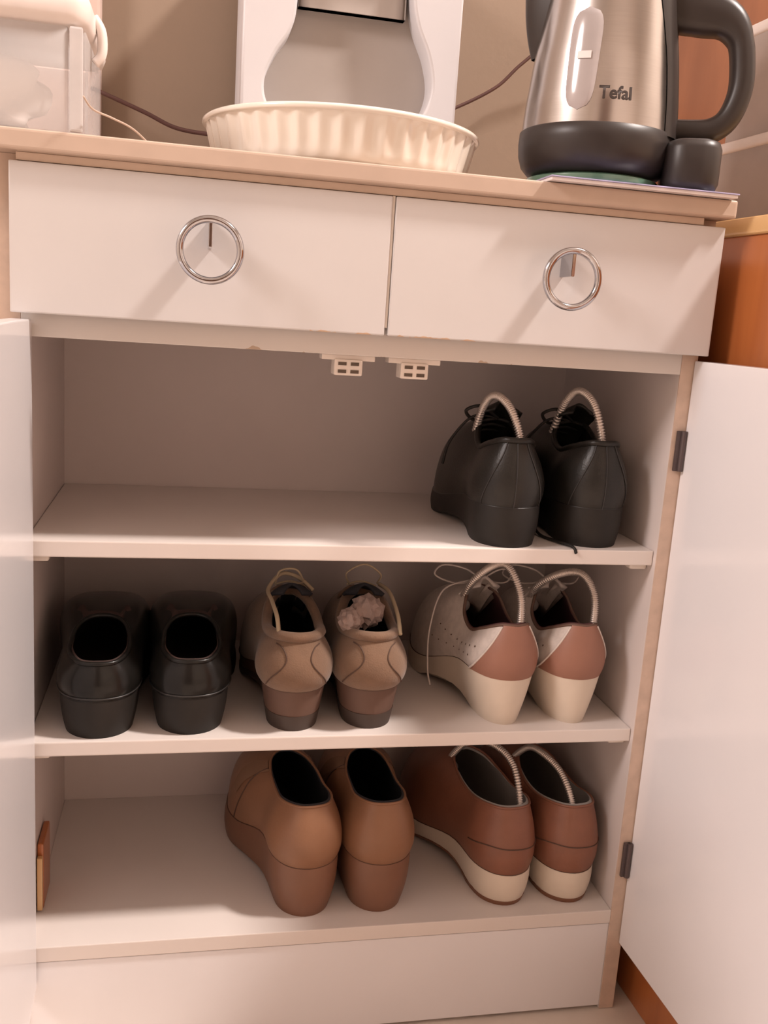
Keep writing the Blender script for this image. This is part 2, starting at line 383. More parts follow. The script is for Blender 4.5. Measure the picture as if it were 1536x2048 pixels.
def tongue(s, m, y0, z0, y1, z1, w0=0.018, w1=0.023, thick=0.003, x=0.0):
    rows = []
    for j in range(9):
        t = j/8; y = y0+(y1-y0)*t; z = z0+(z1-z0)*t+0.006*math.sin(t*math.pi); w = w0+(w1-w0)*t
        if t > 0.8: w *= math.sqrt(max(0.05, 1-((t-0.8)/0.2)**2*0.8))
        rows.append([Vector((x+w*a, y+0.010*(a*a)*-1, z-0.008*a*a)) for a in [k/5-1 for k in range(11)]])
    v, f = grid(rows); o = frompy('tongue', v, f, m, s['root'])
    md = o.modifiers.new('thick', 'SOLIDIFY'); md.thickness = thick
    return o
def lace_rows(s, m, rows, rad=0.0013):
    parts = []
    for (x0, y0, z0, x1, y1, z1) in rows:
        path = spline([(x0, y0, z0), ((x0+x1)/2, (y0+y1)/2, max(z0, z1)+0.003), (x1, y1, z1)], 10); parts.append(tube_geo(path, rad, 6))
    v, f = joinparts(parts); return frompy('lace', v, f, m, s['root'])
def lace_loop(s, m, pts, rad=0.0012):
    return tube('lace', pts, rad, m, s['root'], n=40, seg=6)

M_spring = mat('spring_steel', (0.62, 0.55, 0.50), 0.35, 0.75, var=0.1)
M_knob = mat('shoe_tree_plastic', (0.35, 0.30, 0.27), 0.5)
def shoe_tree(s, pts, label, group, rad=0.0040, m=None):
    """ribbed spring bent into an arch between the heel and the toe of the shoe"""
    root = empty('shoe_tree', s['root'].location, s['root'].rotation_euler.z); tag(root, label, 'shoe tree', group)
    NR = 84
    path = spline(pts, NR*4)
    v, f = tube_geo(path, lambda t: rad*(0.84+0.20*math.cos(t*NR*2*math.pi)), 10); frompy('spring', v, f, m or M_spring, root)
    for nm, p, r in (('heel_knob', pts[0], 0.008), ('toe_knob', pts[-1], 0.012)):
        bm = bmesh.new(); bmesh.ops.create_uvsphere(bm, u_segments=16, v_segments=10, radius=r)
        for vv in bm.verts: vv.co = Vector((vv.co.x, vv.co.y*0.8, vv.co.z*0.7))+Vector(p)
        me = bpy.data.meshes.new(nm); bm.to_mesh(me); bm.free(); link(nm, me, M_knob, root, True)
    return root

M_blk = mat('black_leather', (0.016, 0.014, 0.012), 0.36, var=0.25, scale=40, bump=0.12, bscale=500, spec=0.35)
M_blk_sole = mat('black_rubber', (0.017, 0.014, 0.012), 0.55, var=0.2, spec=0.3)
M_blk_in = mat('dark_lining', (0.045, 0.030, 0.026), 0.8)
M_blk_shiny = mat('black_gloss_leather', (0.010, 0.009, 0.008), 0.28, var=0.2, scale=30, spec=0.22, coat=0.15)
M_seam_blk = mat('black_seam', (0.022, 0.019, 0.018), 0.35)
M_insole_br = mat('brown_insole', (0.045, 0.024, 0.02), 0.7)
M_suede = mat('brown_suede', (0.185, 0.108, 0.066), 0.85, var=0.14, scale=45, bump=0.25, bscale=700, sheen=0.2)
M_suede_sole = mat('brown_sole', (0.125, 0.068, 0.048), 0.65, var=0.08)
M_dark_tip = mat('dark_brown_heel', (0.055, 0.036, 0.028), 0.6)
M_seam_br = mat('brown_seam', (0.085, 0.045, 0.03), 0.7)
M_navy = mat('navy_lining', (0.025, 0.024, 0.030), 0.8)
M_lace_b = mat('beige_lace', (0.46, 0.36, 0.24), 0.8)
M_wht_l = mat('silver_white_leather', (0.60, 0.52, 0.47), 0.42, var=0.09, scale=120, bump=0.2, bscale=400)
M_wht_s = mat('cream_sole', (0.66, 0.56, 0.46), 0.5, var=0.04)
M_tan_c = mat('tan_heel_leather', (0.29, 0.135, 0.092), 0.55, var=0.05)
M_maroon = mat('maroon_lining', (0.085, 0.028, 0.030), 0.8)
M_wlace = mat('white_lace', (0.55, 0.48, 0.44), 0.8)
M_dot = mat('punched_hole', (0.12, 0.07, 0.05), 0.9)
M_tan = mat('tan_leather', (0.245, 0.118, 0.062), 0.46, var=0.06, scale=35, bump=0.08, bscale=350)
M_tan_s = mat('tan_wedge', (0.195, 0.090, 0.052), 0.48, var=0.05)
M_brn = mat('brown_leather', (0.215, 0.085, 0.050), 0.42, var=0.08, scale=40, bump=0.08, bscale=350)
M_grey_in = mat('grey_lining', (0.32, 0.29, 0.27), 0.7)
M_out = mat('brown_outsole', (0.20, 0.085, 0.045), 0.6)

def topline(wt, zh, zs, yt, zt, back=0.006):
    return [(0, back, zh), (0.56*wt, back+0.006, zh-0.0005), (0.93*wt, 0.036, zh*0.45+zs*0.55), (wt, 0.062, zs), (wt*0.95, 0.085, zs+(zt-zs)*0.25), (wt*0.72, yt-0.016, zs+(zt-zs)*0.75), (wt*0.34, yt-0.003, zt), (0, yt, zt)]

# --- top shelf: black lace-up pair
Z1, Z2, Z3 = 0.5043, 0.3194, 0.1186
G = 'black lace-up shoes on the top shelf'
def black_laceup(loc, rot, side, label):
    c = dict(L=0.252, wh=0.0325, wb=0.042, hz=0.038, bz=0.020, side=side, T=topline(0.0235, 0.101, 0.087, 0.118, 0.112), bulge=BULGE,
             m_upper=M_blk, m_lining=M_blk_in, m_sole=M_blk_sole, m_seam=M_seam_blk, taper=0.90, arch=0.007, rake=0.004, collar=0.003)
    s = shoe('lace_up_shoe', loc, rot, label, c, G)
    s['stitch']('back_seam', [(0.0, 0.0), (0.0, 0.5), (0.0, 0.98)], M_seam_blk)
    for sg in (-1, 1): s['stitch']('seam', [(0.10*sg % 1 if False else 0.10*sg, 0.02), (0.075*sg, 0.4), (0.05*sg, 0.8), (0.045*sg, 0.98)], M_seam_blk)
    tongue(s, M_blk, 0.150, 0.082, 0.085, 0.132)
    lace_rows(s, M_blk_sole, [(-0.019, 0.10+0.013*k, 0.108-0.007*k, 0.019, 0.106+0.013*k, 0.106-0.007*k) for k in range(3)], 0.0018)
    lace_loop(s, M_blk_sole, [(0, 0.10, 0.112), (-0.020, 0.090, 0.124), (-0.034, 0.096, 0.118), (-0.022, 0.104, 0.108), (0, 0.10, 0.112)], 0.0018)
    lace_loop(s, M_blk_sole, [(0, 0.10, 0.112), (-0.026, 0.100, 0.112), (-0.045, 0.112, 0.085), (-0.050, 0.118, 0.060)], 0.0015)
    return s
sA = black_laceup((0.436, 0.006, Z1), -6, 1, 'black lace-up shoe on top shelf, the one nearer the shelf middle')
sB = black_laceup((0.527, 0.012, Z1), -1.5, -1, 'black lace-up shoe on top shelf, next to the right side panel')
tube('lace', [(-0.036, 0.110, 0.060), (-0.046, 0.085, 0.028), (-0.044, 0.050, 0.004), (-0.034, 0.018, 0.0022), (-0.026, -0.002, 0.0020), (-0.024, -0.008, -0.003)], 0.0016, M_blk_sole, sB['root'], n=40, seg=6)
GT = 'spring shoe trees'
shoe_tree(sA, [(0.006, 0.018, 0.074), (0.005, 0.016, 0.100), (-0.004, 0.030, 0.128), (-0.014, 0.055, 0.138), (-0.020, 0.080, 0.124), (-0.020, 0.112, 0.088), (-0.008, 0.150, 0.062)], 'spring shoe tree in the black lace-up shoe nearer the shelf middle', GT)
shoe_tree(sB, [(0.0, 0.018, 0.074), (0.0, 0.016, 0.100), (-0.006, 0.030, 0.134), (-0.013, 0.055, 0.146), (-0.018, 0.080, 0.130), (-0.018, 0.112, 0.088), (-0.006, 0.150, 0.062)], 'spring shoe tree in the black lace-up shoe by the right panel', GT)

# --- middle shelf left: black slip-on clogs
G = 'black slip-on shoes on the middle shelf'
def black_clog(loc, rot, side, label):
    c = dict(L=0.255, wh=0.0345, wb=0.0445, hz=0.036, bz=0.022, side=side, asym=0.004,
             T=[(0, 0.005, 0.071), (0.016, 0.010, 0.071), (0.0255, 0.028, 0.074), (0.026, 0.044, 0.079), (0.0235, 0.058, 0.086), (0.017, 0.069, 0.091), (0.008, 0.0745, 0.093), (0, 0.0755, 0.0932)],
             bulge=[(0, -0.008, 0.45), (0.28, -0.006, 0.45), (0.28, -0.002, 0.5), (0.42, 0.01, 0.75), (0.28, 0.020, 1.20), (0.12, 0.030, 1.32), (0.05, 0.048, 1.22), (0, 0.055, 1.15)],
             toe=0.70, m_upper=M_blk_shiny, m_lining=M_insole_br, m_sole=M_blk_sole, m_seam=M_seam_blk, taper=0.86, arch=0.008, rake=0.005, collar=0.0022)
    s = shoe('slip_on_shoe', loc, rot, label, c, G)
    s['stitch']('heel_seam', [(-0.16, 0.16), (-0.08, 0.12), (0.0, 0.12), (0.08, 0.12), (0.16, 0.16)], M_seam_blk, 0.0009)
    return s
black_clog((0.064, 0.008, Z2), 0, 1, 'glossy black slip-on shoe beside the left door')
black_clog((0.1465, 0.012, Z2), 0, -1, 'glossy black slip-on shoe next to the brown suede pair')

# --- middle shelf centre: brown suede lace-ups
G = 'brown suede shoes on the middle shelf'
def suede(loc, rot, side, label):
    c = dict(L=0.248, wh=0.0315, wb=0.041, hz=0.042, bz=0.020, side=side, T=topline(0.0255, 0.094, 0.086, 0.120, 0.106),
             bulge=[(0, -0.022, 0.36), (0.50, -0.018, 0.36), (0.48, -0.004, 0.38), (0.36, 0.0, 0.5)]+BULGE[4:],
             m_upper=M_suede, m_lining=M_navy, m_sole=M_suede_sole, m_seam=M_seam_br, m_tip=M_dark_tip, tip=0.36, taper=0.78, arch=0.012, rake=0.008, collar=0.0052, welt=-0.001, heel_bulge=0.0)
    s = shoe('suede_shoe', loc, rot, label, c, G)
    for sg in (-1, 1): s['stitch']('seam', [(0.095*sg, 0.12), (0.070*sg, 0.35), (0.040*sg, 0.60), (0.036*sg, 0.74), (0.055*sg, 0.86), (0.085*sg, 0.90)], M_seam_br, 0.0006)
    tongue(s, M_navy, 0.150, 0.085, 0.092, 0.122)
    for sg in (-1, 1):                                       # eyelet facings
        rows = [[Vector((sg*(0.008+0.016*a), 0.165-0.055*t+0.004*a, 0.070+0.045*t-0.012*a*a)) for a in (0, .33, .66, 1)] for t in (0, .25, .5, .75, 1)]
        v, f = grid(rows); o = frompy('eyelet_facing', v, f, M_suede, s['root']); o.modifiers.new('t', 'SOLIDIFY').thickness = 0.003
    lace_rows(s, M_lace_b, [(-0.016, 0.112+0.015*k, 0.114-0.010*k, 0.016, 0.118+0.015*k, 0.111-0.010*k) for k in range(3)], 0.0012)
    return s
sC = suede((0.2435, 0.010, Z2), -1, 1, 'brown suede shoe next to the black slip-ons, with a loose pale lace')
sD = suede((0.3165, 0.012, Z2), -2, -1, 'brown suede shoe stuffed with crumpled paper')
lace_loop(sC, M_lace_b, [(-0.018, 0.014, 0.094), (-0.019, 0.030, 0.106), (-0.022, 0.062, 0.112), (-0.024, 0.090, 0.116), (-0.010, 0.110, 0.126), (0.008, 0.112, 0.122), (0.022, 0.100, 0.112)], 0.0021)
lace_loop(sC, M_lace_b, [(-0.016, 0.108, 0.116), (-0.012, 0.100, 0.132), (0.004, 0.098, 0.134), (0.012, 0.108, 0.118), (0.000, 0.112, 0.116)], 0.0011)
lace_loop(sD, M_lace_b, [(0.026, 0.020, 0.092), (0.027, 0.045, 0.104), (0.024, 0.080, 0.116), (0.018, 0.108, 0.116)], 0.0021)
lace_loop(sD, M_lace_b, [(-0.014, 0.110, 0.116), (-0.018, 0.100, 0.130), (0.000, 0.098, 0.140), (0.018, 0.104, 0.128), (0.016, 0.112, 0.116)], 0.0010)
# crumpled paper
M_paper = mat('grey_paper', (0.34, 0.25, 0.22), 0.85, var=0.08, scale=60)
bm = bmesh.new()
for (px, py, pz, r) in ((-0.021, 0.036, 0.108, 0.0125), (-0.003, 0.050, 0.113, 0.0165)):
    g = bmesh.ops.create_icosphere(bm, subdivisions=3, radius=r)
    for v in g['verts']:
        n = v.co.normalized(); k = 1+0.12*math.sin(n.x*9+n.y*5+px*300)+0.10*math.sin(n.z*11-n.y*8)+random.uniform(-0.07, 0.07)
        v.co = Vector((v.co.x*k*0.95, v.co.y*k*1.1, v.co.z*k*0.95))+Vector((px, py, pz-0.008))
me = bpy.data.meshes.new('crumpled_paper'); bm.to_mesh(me); bm.free()
pp = link('crumpled_paper', me, M_paper); pp.location = sD['root'].location; pp.rotation_euler = sD['root'].rotation_euler
tag(pp, 'crumpled greyish paper stuffed into a brown suede shoe', 'paper')

# --- middle shelf right: white punched shoes with tan heels
G = 'white and tan shoes on the middle shelf'
def white_shoe(loc, rot, side, label):
    c = dict(L=0.246, wh=0.0310, wb=0.040, hz=0.050, bz=0.020, side=side, T=topline(0.0250, 0.104, 0.083, 0.112, 0.116),
             bulge=[(0, -0.012, 0.40), (0.30, -0.010, 0.40), (0.30, -0.002, 0.42), (0.30, 0.0, 0.5)]+BULGE[4:],
             m_upper=M_wht_l, m_lining=M_maroon, m_sole=M_wht_s, m_seam=M_seam_br, taper=0.63, arch=0.012, rake=0.009, collar=0.0016, m_collar=M_suede_sole, heel_bulge=0.03)
    s = shoe('punched_leather_shoe', loc, rot, label, c, G)
    s['patch']('heel_counter', lambda t: -0.155+0.095*t**0.8, lambda t: 0.155-0.095*t**0.8, 0.02, 1.0, M_tan_c, 0.0012)
    for sg in (-1, 1):
        s['stitch']('zigzag_trim', [(sg*(0.157-0.095*t**0.8), t) for t in (0.02, 0.2, 0.4, 0.6, 0.8, 0.97)], M_wht_l, 0.0013, 0.0010)
        s['dots']('perforations', [(sg*(0.135+0.022*k), 0.62-0.006*k) for k in range(8)]+[(sg*(0.155+0.022*k), 0.38-0.006*k) for k in range(7)], M_dot)
    tongue(s, M_wht_l, 0.142, 0.085, 0.096, 0.130, w0=0.014, w1=0.019)
    for sg in (-1, 1):
        rows = [[Vector((sg*(0.007+0.016*a), 0.158-0.055*t+0.004*a, 0.074+0.045*t-0.012*a*a)) for a in (0, .33, .66, 1)] for t in (0, .25, .5, .75, 1)]
        v, f = grid(rows); o = frompy('eyelet_facing', v, f, M_wht_l, s['root']); o.modifiers.new('t', 'SOLIDIFY').thickness = 0.0025
    lace_rows(s, M_wlace, [(-0.016, 0.106+0.014*k, 0.119-0.010*k, 0.016, 0.112+0.014*k, 0.117-0.010*k) for k in range(4)], 0.0012)
    lace_loop(s, M_wlace, [(0, 0.104, 0.122), (-0.020, 0.100, 0.136), (-0.042, 0.110, 0.138), (-0.046, 0.122, 0.124), (-0.024, 0.116, 0.116), (0, 0.104, 0.122)], 0.0010)
    lace_loop(s, M_wlace, [(0, 0.104, 0.122), (0.014, 0.094, 0.136), (0.032, 0.098, 0.134), (0.030, 0.108, 0.118), (0, 0.104, 0.122)], 0.0010)
    return s
sE = white_shoe((0.4575, 0.014, Z2), 5, 1, 'white punched leather shoe with tan heel, the one nearer the suede pair')
sF = white_shoe((0.5285, 0.014, Z2), 2, -1, 'white punched leather shoe with tan heel, next to the right panel')
lace_loop(sE, M_wlace, [(-0.010, 0.106, 0.122), (-0.040, 0.110, 0.110), (-0.054, 0.104, 0.070), (-0.056, 0.096, 0.030), (-0.054, 0.090, 0.012)], 0.0010)
shoe_tree(sE, [(0.006, 0.016, 0.076), (0.007, 0.014, 0.106), (0.006, 0.020, 0.134), (-0.002, 0.036, 0.156), (-0.012, 0.052, 0.152), (-0.020, 0.082, 0.126), (-0.016, 0.120, 0.090)], 'spring shoe tree in the white shoe nearer the suede pair', GT)
shoe_tree(sF, [(0.010, 0.016, 0.076), (0.012, 0.014, 0.106), (0.013, 0.022, 0.132), (0.006, 0.038, 0.148), (-0.008, 0.056, 0.144), (-0.020, 0.086, 0.122), (-0.014, 0.120, 0.090)], 'spring shoe tree in the white shoe by the right panel', GT)

# --- bottom: tan wedge slip-ons
G = 'tan wedge shoes in the bottom compartment'
def tan_shoe(loc, rot, side, label):
    c = dict(L=0.252, wh=0.0335, wb=0.043, hz=0.056, bz=0.030, side=side,
             T=[(0, 0.007, 0.119), (0.016, 0.012, 0.1185), (0.0255, 0.036, 0.114), (0.0255, 0.062, 0.112), (0.0245, 0.088, 0.116), (0.019, 0.108, 0.122), (0.009, 0.120, 0.125), (0, 0.122, 0.1255)],
             bulge=[(0, -0.016, 0.34), (0.34, -0.012, 0.34), (0.36, -0.002, 0.36), (0.34, 0.0, 0.5)]+BULGE[4:],
             m_upper=M_tan, m_lining=M_navy, m_sole=M_tan_s, m_seam=M_seam_br, taper=0.80, arch=0.006, rake=0.007, collar=0.0014, heel_bulge=0.10)
    s = shoe('wedge_shoe', loc, rot, label, c, G)
    for sg in (-1, 1):
        s['stitch']('seam', [(sg*0.30, 0.02), (sg*0.29, 0.4), (sg*0.30, 0.8), (sg*0.31, 0.98)], M_seam_br, 0.0008)
        s['patch']('elastic_gore', lambda t, g=sg: g*(0.31-0.015*t), lambda t, g=sg: g*(0.335+0.012*t), 0.30, 0.98, mat('elastic', (0.22, 0.12, 0.07), 0.9), 0.0008, nu=6)
    return s
tan_shoe((0.270, 0.016, Z3), 9, 1, 'tan leather wedge slip-on standing over the bare end of the base')
tan_shoe((0.3425, 0.016, Z3), 4, -1, 'tan leather wedge slip-on next to the white-soled brown pair')

# --- bottom right: brown shoes with white soles
G = 'brown shoes with white soles in the bottom compartment'
def brown_shoe(loc, rot, side, label):
    c = dict(L=0.256, wh=0.0305, wb=0.0425, hz=0.036, bz=0.020, side=side,
             T=[(0, 0.008, 0.108), (0.016, 0.013, 0.1075), (0.026, 0.036, 0.104), (0.0265, 0.064, 0.100), (0.0255, 0.092, 0.104), (0.020, 0.116, 0.113), (0.009, 0.130, 0.118), (0, 0.132, 0.119)],
             bulge=[(0, -0.014, 0.34), (0.30, -0.012, 0.34), (0.32, -0.002, 0.36), (0.32, 0.0, 0.5)]+BULGE[4:],
             m_upper=M_brn, m_lining=M_grey_in, m_sole=M_wht_s, m_seam=M_seam_br, m_tip=M_out, tip=0.14, taper=0.86, arch=0.010, rake=0.005, collar=0.0014, heel_bulge=0.08)
    s = shoe('white_soled_shoe', loc, rot, label, c, G)
    s['stitch']('seam', [(-0.16, 0.42), (-0.10, 0.52), (-0.03, 0.52), (0.05, 0.50), (0.12, 0.50), (0.18, 0.46)], M_seam_br, 0.0006)
    return s
sH = brown_shoe((0.480, 0.016, Z3), 10, 1, 'brown leather shoe with white sole next to the tan wedges')
sI = brown_shoe((0.549, 0.014, Z3), 8, -1, 'brown leather shoe with white sole next to the right panel')
shoe_tree(sH, [(0.006, 0.016, 0.084), (0.008, 0.018, 0.108), (0.012, 0.045, 0.136), (0.004, 0.075, 0.146), (-0.014, 0.100, 0.140), (-0.020, 0.125, 0.112), (-0.010, 0.150, 0.085)], 'spring shoe tree in the brown shoe beside the tan wedges', GT, 0.0036)
shoe_tree(sI, [(-0.006, 0.016, 0.084), (-0.006, 0.018, 0.108), (-0.006, 0.045, 0.128), (-0.012, 0.075, 0.136), (-0.016, 0.100, 0.132), (-0.018, 0.125, 0.110), (-0.010, 0.150, 0.085)], 'spring shoe tree in the brown shoe by the right panel', GT, 0.0036)

# --- little wooden block in the bottom compartment
bk = empty('wooden_block', (0.0055, 0.060, Z3)); tag(bk, 'small reddish wooden block against the left side of the bottom compartment', 'block')
box('block_body', 0.0, 0.006, 0.0, 0.045, 0.0, 0.070, M_wood, bk, bev=0.002)
box('pale_face', 0.0005, 0.0055, -0.006, 0.0, 0.002, 0.058, M_lwood, bk, bev=0.001)

# ------------------------------------------------------------------ things on the worktop
# fluted quiche dish
M_cer = mat('white_ceramic', (0.82, 0.76, 0.68), 0.18, var=0.02, coat=0.4)
qd = empty('quiche_dish', (0.270, 0.099, ZT)); tag(qd, 'round white ceramic quiche dish with fluted side', 'dish')
NF = 42
def flute(a, z):
    k = max(0.0, min(1.0, (z-0.004)/0.008))*max(0.0, min(1.0, (0.0385-z)/0.004))
    return 1.0-0.022*k*abs(math.cos(a*NF/2))**1.6*1.0+0.0
lathe('dish_wall', [(0.0, 0.0), (0.106, 0.0), (0.1115, 0.0012), (0.1145, 0.004), (0.1165, 0.010), (0.118, 0.016), (0.1195, 0.022), (0.121, 0.028), (0.1222, 0.033), (0.123, 0.036), (0.1234, 0.0385)], M_cer, qd, seg=NF*12, rfun=flute)
lathe('rim', [(0.121, 0.0375), (0.1250, 0.0378), (0.1262, 0.0392), (0.1260, 0.0414), (0.1245, 0.0426), (0.1210, 0.0420), (0.1190, 0.040), (0.114, 0.020), (0.108, 0.0045), (0.0, 0.004)], M_cer, qd, seg=120)

# white appliance with a curved grey recess
M_app = mat('white_appliance_plastic', (0.60, 0.58, 0.60), 0.38, var=0.01)
M_appg = mat('grey_recess_plastic', (0.38, 0.335, 0.31), 0.5, var=0.02)
M_appd = mat('grey_shade_plastic', (0.40, 0.35, 0.32), 0.5)
ap = empty('kitchen_appliance', (0.2945, 0.236, ZT)); tag(ap, 'tall white kitchen appliance with curved grey recess behind the dish', 'appliance')
def curve_plate(name, outer, hole, depth, material, parent, bev=0.002):
    cu = bpy.data.curves.new(name, 'CURVE'); cu.dimensions = '2D'; cu.fill_mode = 'BOTH'; cu.extrude = depth/2; cu.bevel_depth = bev; cu.bevel_resolution = 2
    for loop in (outer, hole):
        sp = cu.splines.new('POLY'); sp.points.add(len(loop)-1); sp.use_cyclic_u = True
        for p, q in zip(sp.points, loop): p.co = (q[0], q[1], 0, 1)
    ob = bpy.data.objects.new('tmp', cu); C.objects.link(ob); dg = bpy.context.evaluated_depsgraph_get()
    me = bpy.data.meshes.new_from_object(ob.evaluated_get(dg)); bpy.data.objects.remove(ob); bpy.data.curves.remove(cu)
    me.transform(Matrix.Rotation(math.pi/2, 4, 'X')); me.name = name
    return link(name, me, material, parent)
hw = 0.1095
hole_pts = spline([(-0.062, 0.245), (-0.062, 0.185), (-0.067, 0.158), (-0.082, 0.134), (-0.092, 0.108), (-0.089, 0.086), (-0.074, 0.066), (-0.040, 0.054), (0.02, 0.054), (0.060, 0.066), (0.080, 0.090), (0.088, 0.118), (0.082, 0.148), (0.068, 0.178), (0.062, 0.205), (0.061, 0.245)], 90)
fp = curve_plate('front_frame', [(-hw, 0.0), (hw, 0.0), (hw, 0.30), (-hw, 0.30)], [(p.x, p.y) for p in hole_pts], 0.030, M_app, ap, 0.003)
fp.location = (0, 0.0, 0)
box('recess_panel', -0.100, 0.100, 0.016, 0.022, 0.03, 0.29, M_appg, ap, bev=0)
vbox('body', -hw-0.002, hw+0.002, 0.022, 0.165, 0.0, 0.30, 0.012, M_app, ap)
vbox('shade_block', -0.056, 0.056, 0.002, 0.0155, 0.185, 0.24, 0.012, M_appd, ap)  # grey block added in place of the dispenser's shadow in the recess

# storage container (left) and its bag
M_clear = mat('frosted_plastic', (0.78, 0.75, 0.75), 0.28, var=0.01, alpha=0.28)
M_lid = mat('white_lid', (0.80, 0.72, 0.68), 0.35)
M_rib = mat('frosted_rib', (0.66, 0.62, 0.61), 0.4, alpha=0.85)
sb = empty('storage_box', (-0.075, 0.0, ZT)); tag(sb, 'frosted clear plastic storage box with rounded white lid at the left', 'storage box')
bm = bmesh.new(); boxbm(bm, -0.13, 0.13, -0.020, 0.130, 0.0, 0.075); 
ed = [e for e in bm.edges if abs(e.verts[0].co.z-e.verts[1].co.z) > 1e-4]; bmesh.ops.bevel(bm, geom=ed, offset=0.012, segments=4, affect='EDGES')
tf = [f for f in bm.faces if f.normal.z > 0.9 and f.calc_center_median().z > 0.07]
bmesh.ops.recalc_face_normals(bm, faces=bm.faces)
tf = [f for f in bm.faces if f.calc_center_median().z > 0.0745]; bmesh.ops.delete(bm, geom=tf, context='FACES')
me = bpy.data.meshes.new('tub'); bm.to_mesh(me); bm.free(); o = link('tub', me, M_clear, sb, True); me.set_sharp_from_angle(angle=0.8); md = o.modifiers.new('t', 'SOLIDIFY'); md.thickness = 0.0018; md.offset = -1
vbox('lid', -0.134, 0.134, -0.024, 0.134, 0.0755, 0.102, 0.016, M_lid, sb, bev=0.008)
box('corner_rib', 0.1195, 0.1292, -0.0215, -0.0170, 0.001, 0.0755, M_rib, sb, bev=0.0018)
tube('lid_latch', [(0.132, 0.03, 0.096), (0.138, 0.03, 0.086), (0.1385, 0.03, 0.070), (0.133, 0.03, 0.062)], 0.004, M_lid, sb, n=14)
M_bag = mat('white_bag', (0.88, 0.80, 0.75), 0.6, var=0.06, scale=25)
bm = bmesh.new(); bmesh.ops.create_icosphere(bm, subdivisions=4, radius=1.0)
for v in bm.verts:
    n = v.co.normalized(); k = 1+0.06*math.sin(n.x*7+n.z*5)+0.05*math.sin(n.y*9-n.z*6)
    e = lambda t, p=0.55: math.copysign(abs(t)**p, t)
    v.co = Vector((e(n.x)*0.100*k-0.012, e(n.y)*0.050*k+0.044, 0.033+e(n.z, 0.6)*0.029*k))
me = bpy.data.meshes.new('paper_bag'); bm.to_mesh(me); bm.free(); o = link('white_bag', me, M_bag, None, True); o.location = (-0.075, 0, ZT)
tag(o, 'soft white bag lying inside the frosted storage box', 'bag')
M_tie = mat('clear_strap', (0.55, 0.42, 0.34), 0.3)
o = tube('plastic_strap', [(0.056, -0.034, 0.0255), (0.062, -0.026, 0.0185), (0.075, -0.012, 0.016), (0.090, 0.004, 0.012), (0.105, 0.020, 0.0015)], 0.0008, M_tie, None, n=24, seg=6)
o.location = (0, 0, ZT-0.0006); tag(o, 'thin pale plastic strap sticking out beside the storage box', 'strap')

# cables
M_cab = mat('dark_cable', (0.085, 0.035, 0.030), 0.5)
o = tube('cable', [(0.022, 0.388, 0.942), (0.034, 0.380, 0.937), (0.081, 0.380, 0.921), (0.115, 0.380, 0.908), (0.152, 0.376, 0.904), (0.188, 0.372, 0.905)], 0.0024, M_cab, None, n=40); tag(o, 'dark cable running from the wall trim to behind the dish', 'cable')
o = tube('cable', [(0.400, 0.372, 0.945), (0.445, 0.380, 0.963), (0.497, 0.380, 0.993), (0.526, 0.380, 1.022), (0.555, 0.380, 1.045), (0.60, 0.382, 1.06)], 0.0020, M_cab, None, n=40); tag(o, 'thin dark cable rising from the appliance to behind the kettle', 'cable')

# things under the kettle
M_blue = mat('blue_white_cover', (0.42, 0.40, 0.62), 0.2, var=0.35, scale=30, coat=0.5)
M_page = mat('pages', (0.78, 0.72, 0.72), 0.6)
mg = empty('booklet', (0.521, 0.030, ZT)); tag(mg, 'thin glossy booklet with blue cover under the kettle', 'booklet')
bx_ = box('pages', -0.093, 0.078, -0.0630, 0.12, 0.0004, 0.0030, M_page, mg, bev=0.0004)
box('cover', -0.094, 0.079, -0.0640, 0.121, 0.0030, 0.0042, M_blue, mg, bev=0.0004)
M_green = mat('green_trivet', (0.12, 0.22, 0.15), 0.2, var=0.25, scale=18, coat=0.5)
KX, KY = 0.4975, 0.052
tv = lathe('trivet', [(0, 0.0043), (0.055, 0.0043), (0.0585, 0.006), (0.0605, 0.0095), (0.060, 0.0135), (0.057, 0.0150), (0.0, 0.0150)], M_green); tv.location = (KX, KY, ZT)
tag(tv, 'round glossy green trivet between booklet and kettle', 'trivet')

# kettle
M_steel = mat('brushed_steel', (0.50, 0.465, 0.45), 0.20, 1.0, var=0.03, scale=40, stretch=(1, 1, 30), aniso=0.45)
M_blkp = mat('black_kettle_plastic', (0.030, 0.023, 0.021), 0.40, var=0.08, spec=0.4)
M_gauge = mat('gauge_plastic', (0.40, 0.36, 0.36), 0.15, var=0.05, coat=0.5)
M_ink = mat('dark_ink', (0.035, 0.022, 0.018), 0.6)
nt = M_steel.node_tree; tg = nt.nodes.new('ShaderNodeTangent'); tg.direction_type = 'RADIAL'; tg.axis = 'Z'
nt.links.new(tg.outputs[0], nt.nodes['Principled BSDF'].inputs['Tangent'])
kt = empty('electric_kettle', (KX, KY, ZT+0.0150)); tag(kt, 'brushed steel electric kettle with black handle and base', 'kettle')
def krad(z):                                               # steel wall radius
    P = [(0.036, 0.0675), (0.06, 0.0662), (0.10, 0.0620), (0.14, 0.0560), (0.18, 0.0500), (0.225, 0.046)]
    for (a, ra), (b, rb) in zip(P, P[1:]):
        if z <= b: t = (z-a)/(b-a); return ra+(rb-ra)*t
    return P[-1][1]
prof = [(krad(0.036+0.189*i/30), 0.036+0.189*i/30) for i in range(31)]
lathe('steel_wall', prof+[(0.042, 0.225)], M_steel, kt, seg=96)
lathe('black_base', [(0.0, 0.0), (0.052, 0.0), (0.060, 0.003), (0.0655, 0.009), (0.0685, 0.018), (0.0695, 0.029), (0.0690, 0.0385), (0.0670, 0.0400)], M_blkp, kt, seg=96)
lathe('lid', [(0.043, 0.224), (0.046, 0.228), (0.044, 0.236), (0.03, 0.244), (0.010, 0.247), (0.0, 0.247)], M_blkp, kt, seg=64)
